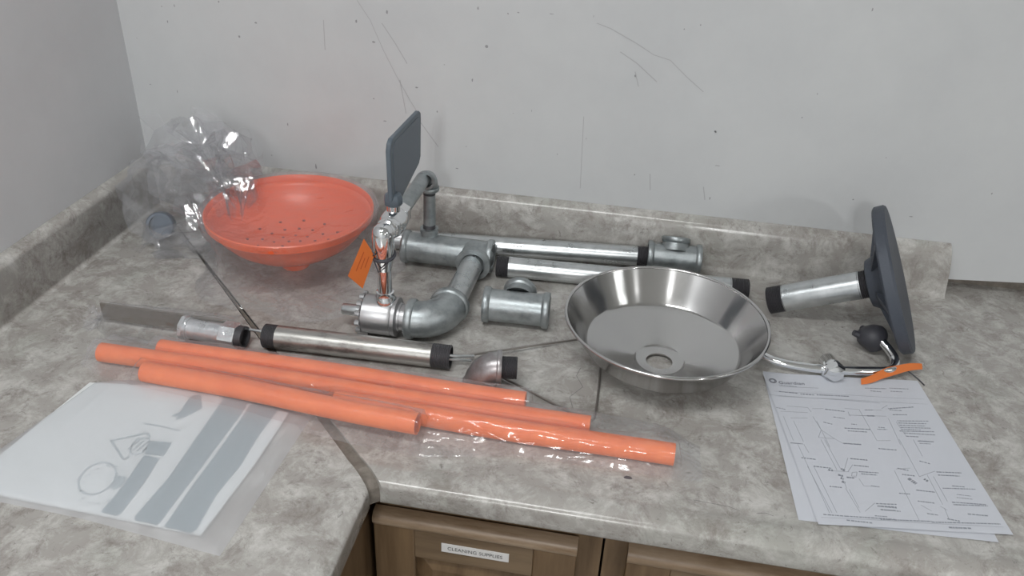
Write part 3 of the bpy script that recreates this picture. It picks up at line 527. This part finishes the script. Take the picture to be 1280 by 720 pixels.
MB().tube(smoothpath([(1.285,-.266,.012),(1.302,-.272,.004),(1.311,-.286,.0014)], 2), .0010, 8).build('tie_cord', M['plastic_dark'], tg)

# ------------------------------------------------------------------ orange bowl in its bag
OB = V(.350, -.178, 0); t_ = .002
ip = [(0,.036),(.03,.036),(.055,.038),(.078,.046),(.098,.060),(.112,.076),(.1195,.088),(.1215,.0925),(.1265,.0945),(.1275,.1035)]
op = [(.1275,.1035),(.1295,.1050),(.1310,.1035),(.1300,.0925),(.1270,.0915),(.1215,.086),(.114,.073),(.100,.057),(.080,.043),(.056,.035),(.034,.031),(.025,.028),(.025,.012),(.022,.0015),(0,.0015)]
ob = thing('eyewash_bowl', 'round orange plastic bowl with a perforated bottom and short foot, inside a clear bag', 'bowl', tuple(OB))
MB().lathe(ip + op[1:], OB, (0,0,1), 96).build('bowl_shell', M['orange'], ob, smooth=50)
mb = MB()
for rr, nn in ((.018, 6), (.036, 11), (.056, 15), (.074, 12)):
    for i in range(nn):
        a = 2*math.pi*(i+.3)/nn; zz = .0366 if rr < .04 else (.0392 if rr < .06 else .0455)
        mb.lathe([(0,.0003),(.0024,.0003),(.0024,-.001)], (OB.x+rr*math.cos(a), OB.y+rr*math.sin(a), zz), (0,0,1), 8)
o = mb.build('drain_hole', M['hole'], ob, smooth=0); o['kind'] = 'stuff'
def ridged(p, s, oct=3):
    v = 0; a = 1; tot = 0
    for k in range(oct):
        v += a*(1-abs(noise.noise(p*s)*2)); tot += a; a *= .5; s *= 2.1
    return v/tot
bag = thing('plastic_bag', 'clear crumpled plastic bag around the orange bowl, bunched up in the room corner', 'bag', (.30,-.17,0))
def bowlbag(u, v):
    th = 2*math.pi*u; K = [(0,0.0,.100),(.25,.07,.101),(.45,.128,.110),(.52,.139,.107),(.60,.137,.090),(.75,.118,.055),(.88,.112,.022),(1,.145,.0015)]
    for (a, r0, z0), (b, r1, z1) in zip(K, K[1:]):
        if v <= b: t = (v-a)/(b-a); r = lerp(r0,r1,t); z = lerp(z0,z1,t); break
    if v > .6:
        f = (v-.6)/.4; r += f*(.028*max(0, math.cos(th+.5)) + .012*math.sin(5*th) + .012*max(0,-math.cos(th)))
    rr_ = r*16 if v < .5 else 2.2
    p = V(math.cos(th)*rr_ + 3, math.sin(th)*rr_*.6, v*3 if v > .5 else 0); k = ridged(p, 1.3 if v > .5 else 1.0) - .6
    amp = .0 if v < .02 else (.006 if v < .45 else .006 if v < .56 else .014)
    fade = min(1, v/.2)
    z += (k*amp*fade if v < .45 else 0); r += (k*amp if v >= .45 else 0)
    return (OB.x + r*math.cos(th), OB.y + r*math.sin(th), max(.001, z))
MB().grid(bowlbag, 96, 44).build('bag_body', M['film'], bag, smooth=25)
# bunched open end: pleated sheets fanning from the bowl's left rim up into the corner
def ear(seed, az0, az1, el0, el1, L0, Q, m=.018):
    def f(u, v):
        a = lerp(az0, az1, u); L = L0*(1 - .22*abs(math.sin(7*u+seed))*v); e = lerp(el0, el1, .5+.5*math.sin(3*u+seed))
        p = V(u*5+seed*3, v*2.2, seed); k = (ridged(p, .8, 1) - .5)*.8
        d = V(math.cos(a)*math.cos(e), math.sin(a)*math.cos(e), math.sin(e))
        s = v**.8
        P = Q + V(0,.05*(u-.5),.06*(u-.5)) + d*L*s + d.orthogonal().normalized()*k*m*2.2*(v*.9+.25)
        P.x = max(P.x, .006); P.y = min(P.y, -.006)
        if P.z < HS+.004: P.x = max(P.x, .029); P.y = min(P.y, -.029)
        P.z = max(P.z, .0015); return tuple(P)
    return f
mb = MB(); R_ = math.radians
for sd, a0, a1, e0, e1, L0, Q in ((1, R_(115), R_(200), R_(25), R_(66), .20, V(.245,-.165,.070)),
                             (3.7, R_(75), R_(165), R_(48), R_(76), .165, V(.25,-.150,.070)),
                             (5.1, R_(165), R_(230), R_(-28), R_(0), .15, V(.235,-.185,.050))):
    mb.grid(ear(sd, a0, a1, e0, e1, L0, Q), 20, 9)
def lobe(cx, cy, cz, rx, ry, rz, sd, amp):
    def f(u, v):
        th = 2*math.pi*u; ph = math.pi*v - math.pi/2
        d = V(math.cos(ph)*math.cos(th), math.cos(ph)*math.sin(th), math.sin(ph))
        k = ridged(d + V(sd, 0, sd), 1.9, 1) - .55; s = 1 + k*amp
        P = V(cx + d.x*rx*s, cy + d.y*ry*s, cz + d.z*rz*s)
        P.x = max(P.x, .006); P.y = min(P.y, -.006)
        if P.z < HS+.004: P.x = max(P.x, .029); P.y = min(P.y, -.029)
        P.z = max(P.z, .0015); return tuple(P)
    return f
mb.grid(lobe(.150,-.135,.075,.105,.080,.085,1.3,.40), 26, 15)
mb.grid(lobe(.175,-.115,.120,.085,.060,.075,4.4,.6), 22, 13)
mb.build('bag_neck', M['film_ear'], bag, smooth=12)
bf = thing('round_fitting', 'round blue-grey fitting glimpsed through the bag, left of the orange bowl', 'pipe fitting', (.098,-.155,0))
MB().lathe([(0,0),(.021,0),(.023,.002),(.023,.020),(.021,.022),(.0175,.022),(.0175,.014),(0,.014)], (.098,-.140,.024), (.3,-.85,.35), 32).build('fitting_ring', M['blue'], bf)
MB().lathe([(0,-.012),(.013,-.012),(.015,-.010),(.015,.0),(0,.0)], (.098,-.140,.024), (.3,-.85,.35), 6).build('fitting_hex', M['satin'], bf)
# ------------------------------------------------------------------ orange sleeves in a long clear bag
def bumpy_tube(a, b, r, n=26, bend=.004, seed=0, flat=1.0):
    a, b = Vector(a), Vector(b); P = []; d = (b-a).normalized(); s = V(-d.y, d.x, 0)
    for i in range(n+1):
        t = i/n; P.append(a.lerp(b, t) + s*bend*math.sin(math.pi*t*1.3+seed)*math.sin(math.pi*t))
    mb = MB().tube(P, r, 20, caps=False); rin = r*.86
    m = len(mb.v); mb.tube(P, rin, 20, caps=False)
    e = n*20
    for base in (0, e): mb.add([], []); mb.f += [(base+k, base+(k+1) % 20, m+base+(k+1) % 20, m+base+k) for k in range(20)]
    return mb
G = 'orange sleeves in the long bag'
TUBES = []
for a, b, r, s_, lab in (
    ((.272,-.4575,.0135),(.776,-.4595,.0135),.0132,0,'rearmost orange sleeve in the long clear bag, beginning just right of the longest one'),
    ((.200,-.4820,.0135),(.862,-.4885,.0135),.0130,1.5,'longest orange sleeve, in the middle of the bag and reaching furthest left'),
    ((.279,-.5085,.0135),(.658,-.5470,.0280),.0136,.6,'front-left orange sleeve, lying beside the bagged sign'),
    ((.540,-.5120,.0140),(.966,-.5185,.0140),.0136,2.4,'orange sleeve reaching furthest right in the long clear bag')):
    TUBES.append((a, b, r)); tag(bumpy_tube(a, b, r, seed=s_, bend=.003).build('orange_sleeve', M['orange_tube'], origin=(a[0], a[1], 0)), lab, 'sleeve', G)
def sleevebag(u, v):
    x = lerp(.178, 1.0, u)
    yb = lerp(-.435, -.428, min(1, u/.5)) if u < .5 else lerp(-.428, -.462, (u-.5)/.5)
    KF = [(.178,-.500),(.270,-.535),(.58,-.570),(.67,-.575),(.78,-.548),(1.0,-.546)]
    for (xa, ya_), (xb, yb_) in zip(KF, KF[1:]):
        if x <= xb + 1e-9: yfr = lerp(ya_, yb_, (x-xa)/(xb-xa)); break
    if u > .93: k = (u-.93)/.07; yb -= .02*k; yfr += .0*k
    y = lerp(yfr, yb, v); s = abs(2*v-1)
    h = .024; h *= 1 if u < .95 else lerp(1, .25, (u-.95)/.05)
    if u < .03: h *= lerp(.3, 1, u/.03)
    z = h*(1 - s**3.0)
    k = ridged(V(x*14, y*26, .3), 1.0, 3) - .6; z += (k+.25)*.008*(1-s**4); top_ = 0
    for a, b, r in TUBES:
        t = (x-a[0])/(b[0]-a[0])
        if -.02 < t < 1.02:
            ya = lerp(a[1], b[1], t); za = lerp(a[2], b[2], t); dy = max(0, abs(y-ya)-.0035); rr = r+.0022
            if dy < rr*1.5: top_ = max(top_, (za + math.sqrt(max(0, rr*rr-dy*dy))) if dy < rr else za*(1-(dy-rr)/(rr*.5)))
    z = max(z, top_ + (k+.3)*.0025 if top_ else 0)
    return (x + k*.004, y, max(.0012, z))
sl = MB().grid(sleevebag, 200, 60).build('plastic_bag', M['sleeve'], smooth=25, origin=(.6,-.5,0))
tag(sl, 'long clear plastic bag wrapped round the orange sleeves across the worktop', 'bag')
# ------------------------------------------------------------------ bagged valve with flat bar
bv = thing('pipe_coupling', 'film-wrapped silver coupling with a flat taupe bar, just behind the orange sleeves', 'pipe fitting', (.27,-.41,0))
ax = V(.10,-.004,0).normalized(); o_ = V(.284,-.4115,.0195)
mb = MB().lathe([(0,.0),(.0165,.0),(.0165,.008),(.0145,.009),(.0150,.058),(.0150,.066),(0,.066)], o_, ax, 32).build('coupling_body', M['bright'], bv)
MB().lathe([(0,0),(.0185,0),(.0195,.001),(.0195,.006),(.0185,.007),(0,.007)], o_+ax*-.002, ax, 8).build('hexagon', M['bright'], bv)
MB().lathe([(.0135,0),(.0185,0),(.0195,.001),(.0195,.022),(.0185,.023),(.0135,.023)], o_+ax*.058, ax, 6, ref=(0,-.35,1)).build('hexagon', M['bright'], bv)
MB().lathe([(0,0),(.0150,0),(.0160,.001),(.0160,.012),(.0120,.012),(.0120,.003),(0,.003)], o_+ax*.079, ax, 28).build('end_socket', M['thread'], bv)
MB().box(.150,.345,-.4010,-.3975,.006,.034).build('flat_bar', M['taupe'], bv, smooth=0, bevel=.0012)
def fbag(u, v):
    x = lerp(.150, .362, u); th = math.pi*v; k = ridged(V(x*22, math.cos(th)*2, math.sin(th)*2), 1.3) - .6
    r = .0245 if u > .1 else lerp(.010, .0245, u/.1)
    hz = lerp(.036, .043, u) if u > .05 else .020
    return (x, -.4065 + (r+k*.005)*math.cos(th)*1.08, max(.0012, hz*math.sin(th)**.6 + k*.004))
MB().grid(fbag, 60, 22).build('wrapping_film', film('tight_film', .03, .10, crease=35, strength=.8, edge=.18), bv, smooth=20)
mb = MB()
for k in range(5):
    sd = k*1.7
    def kn(u, v, sd=sd, k=k):
        a = math.pi*(.55+.25*k) + u*1.2; L = .020*v*(1-.3*math.sin(4*u+sd)); w_ = ridged(V(u*3, v*2, sd), 1.4)-.6
        return (.150 + L*math.cos(a)*.9 + w_*.004, -.4065 + L*math.sin(a)*1.0, max(.0015, .010 + .016*v*math.sin(sd+u*2) + w_*.008))
    mb.grid(kn, 10, 8)
mb.build('twisted_end', M['film_ear'], bv, smooth=18)
# ------------------------------------------------------------------ bagged sign
sg = thing('safety_sign', 'white sign with grey printed bars and diagrams in a frosted bag on the left worktop', 'sign', (.36,-.63,0))
pp = [(.215,-.534),(.30,-.522),(.40,-.524),(.4870,-.5345),(.4850,-.63),(.4760,-.7400),(.36,-.736),(.245,-.733),(.185,-.727),(.196,-.68)]
MB().prism(pp, .0010, .0040, lambda a, b, d: (a, b, d)).build('sign_plate', M['plate'], sg, smooth=0)
mb = MB()
for k in ('col1','col2','col0a','col0b','blob'): polygrid(mb, SIGN[k], .0044)
mb.build('printed_bar', M['grey'], sg, smooth=0)
mb = MB(); gp = lambda a, b: (a, b, .0045)
ribbon(mb, SIGN['ring'] + SIGN['ring'][:1], .0022, gp); ribbon(mb, SIGN['tri'], .0026, gp); ribbon(mb, SIGN['tri2'], .0026, gp); ribbon(mb, SIGN['stroke'], .0018, gp)
ribbon(mb, SIGN['hatch'] + SIGN['hatch'][:1], .0018, gp)
H = SIGN['hatch']; cx = sum(p[0] for p in H)/len(H); cy = sum(p[1] for p in H)/len(H)
for k in range(4): ribbon(mb, [(cx-.010+.006*k, cy-.008), (cx-.006+.006*k, cy+.010)], .002, gp)
for i, p in enumerate(SIGN['ring']):
    if i % 2 == 0: disc(mb, lerp(cx, p[0], 1) + (p[0]-.262)*.18, p[1] + (p[1]+.65)*.18, .0016, .0012, gp, 6)
mb.build('printed_outline', M['grey2'], sg, smooth=0); 
mb = MB(); polygrid(mb, SIGN['lump'], .0044); 
o = mb.build('printed_patch', M['grey2'], sg, smooth=0)
mb = MB()
for a, b in SIGN['txt']:
    a, b = Vector(a), Vector(b); n = 9
    for i in range(n):
        p = a.lerp(b, i/n); q_ = a.lerp(b, (i+.65)/n); ribbon(mb, [tuple(p), tuple(q_)], .0016, lambda x, y: (x, y, .0046))
mb.build('faded_print', M['grey2'], sg, smooth=0)['kind'] = 'stuff'
def inpoly(loop, u, v):   # ruled fill: top chain to bottom chain
    return None
topc = [(.2207,-.5285),(.2592,-.5145),(.3347,-.5100),(.4152,-.5170),(.5165,-.5320)]; botc = [(.170,-.7345),(.2446,-.7400),(.3393,-.7430),(.4371,-.7530),(.5064,-.7600)]
def chain(c, t):
    s = t*(len(c)-1); i = min(int(s), len(c)-2); return Vector(c[i]).lerp(Vector(c[i+1]), s-i)
def sb(u, v):
    p = chain(botc, u).lerp(chain(topc, u), v)
    e = min(u, 1-u)*40; f = min(v, 1-v)*30; h = min(1, e)*min(1, f); g_ = min(1, min(u, 1-u)*5)*min(1, min(v, 1-v)*5)
    k = noise.noise(V(p.x*9, p.y*9, 2)); k2 = ridged(V(p.x*7+p.y*5, (p.y-p.x)*2.5, 4), 1, 2)-.6
    return (p.x, p.y, max(.0009, .0050*h + (.0035 + .003*k + .0035*k2)*g_ + .0008))
MB().grid(sb, 60, 40).build('frosted_bag', M['frost'], sg, smooth=40)
# ------------------------------------------------------------------ papers
ang = math.atan2(.029, .211)
def sheet(BL, a, z, curl=.0):
    ca, sa = math.cos(a), math.sin(a)
    def f(u, v):
        X, Y = u*.216, v*.279
        return (BL[0] + X*ca - Y*sa, BL[1] + X*sa + Y*ca, z + curl*(max(0, .1-v)*2)**2*.5 + .0006*math.sin(5*u+3*v)**2)
    def g(u, v): p = f(u, v); return (p[0], p[1], p[2]-.00018)
    mb = MB().grid(f, 14, 18)
    return mb, f
S2 = sheet((1.106,-.5815), math.radians(3.3), .0006)[0]
tag(S2.build('paper_sheet', M['paper'], origin=(1.106,-.5815,0)), 'white paper sheet mostly covered, peeking out below and left of the printed drawing sheet', 'paper')
mb_, pf = sheet((1.127,-.5845), ang, .0018)
top = thing('paper_sheet', 'top white paper sheet printed with line drawings and captions of the eyewash station', 'paper', (1.127,-.5845,0))
mb_.build('sheet', M['paper'], top)
def pp_(a, b, dz=.0003):
    q = pf(a/.216, b/.279); return (q[0], q[1], q[2]+dz)
mb = MB()
for a, b, c, d in PLINES: 
    n = max(1, int(math.hypot(c-a, d-b)/.012)); ribbon(mb, [(lerp(a,c,i/n), lerp(b,d,i/n)) for i in range(n+1)], .00055, pp_)
for b in (.2375, .2270, .0105): ribbon(mb, [(lerp(.006,.210,i/16), b) for i in range(17)], .0004, pp_)
ribbon(mb, [(lerp(.0165,.070,i/6), .2492) for i in range(7)], .0006, pp_)
o = mb.build('printed_drawing', M['ink'], top, smooth=0); o['kind'] = 'stuff'
mb = MB()
for a, b, c, d, h in PTEXT:
    L = math.hypot(c-a, d-b); x = 0
    while x < L:
        w_ = random.uniform(.0012, .0042); e = min(L, x+w_); t0, t1 = x/L, e/L
        ribbon(mb, [(lerp(a,c,t0), lerp(b,d,t0)), (lerp(a,c,t1), lerp(b,d,t1))], h*.0012, pp_); x = e + random.uniform(.0004, .0011)
o = mb.build('printed_caption', mat('caption_ink', (.30,.32,.36), .8), top, smooth=0); o['kind'] = 'stuff'
mb = MB(); c0 = (.0100, .2612)
for r_ in (.0048, .0033): ribbon(mb, [(c0[0]+r_*math.cos(t), c0[1]+r_*math.sin(t)) for t in [2*math.pi*i/24 for i in range(25)]], .0010, pp_)
mb.build('printed_logo', M['ink2'], top, smooth=0)
text('lettering', 'Guardian', .0092, M['ink2'], top, lambda a, b: pp_(.0170+a, .2572+b, .0006))
# clean up helper property
for o in bpy.data.objects:
    if '_o' in o: del o['_o']
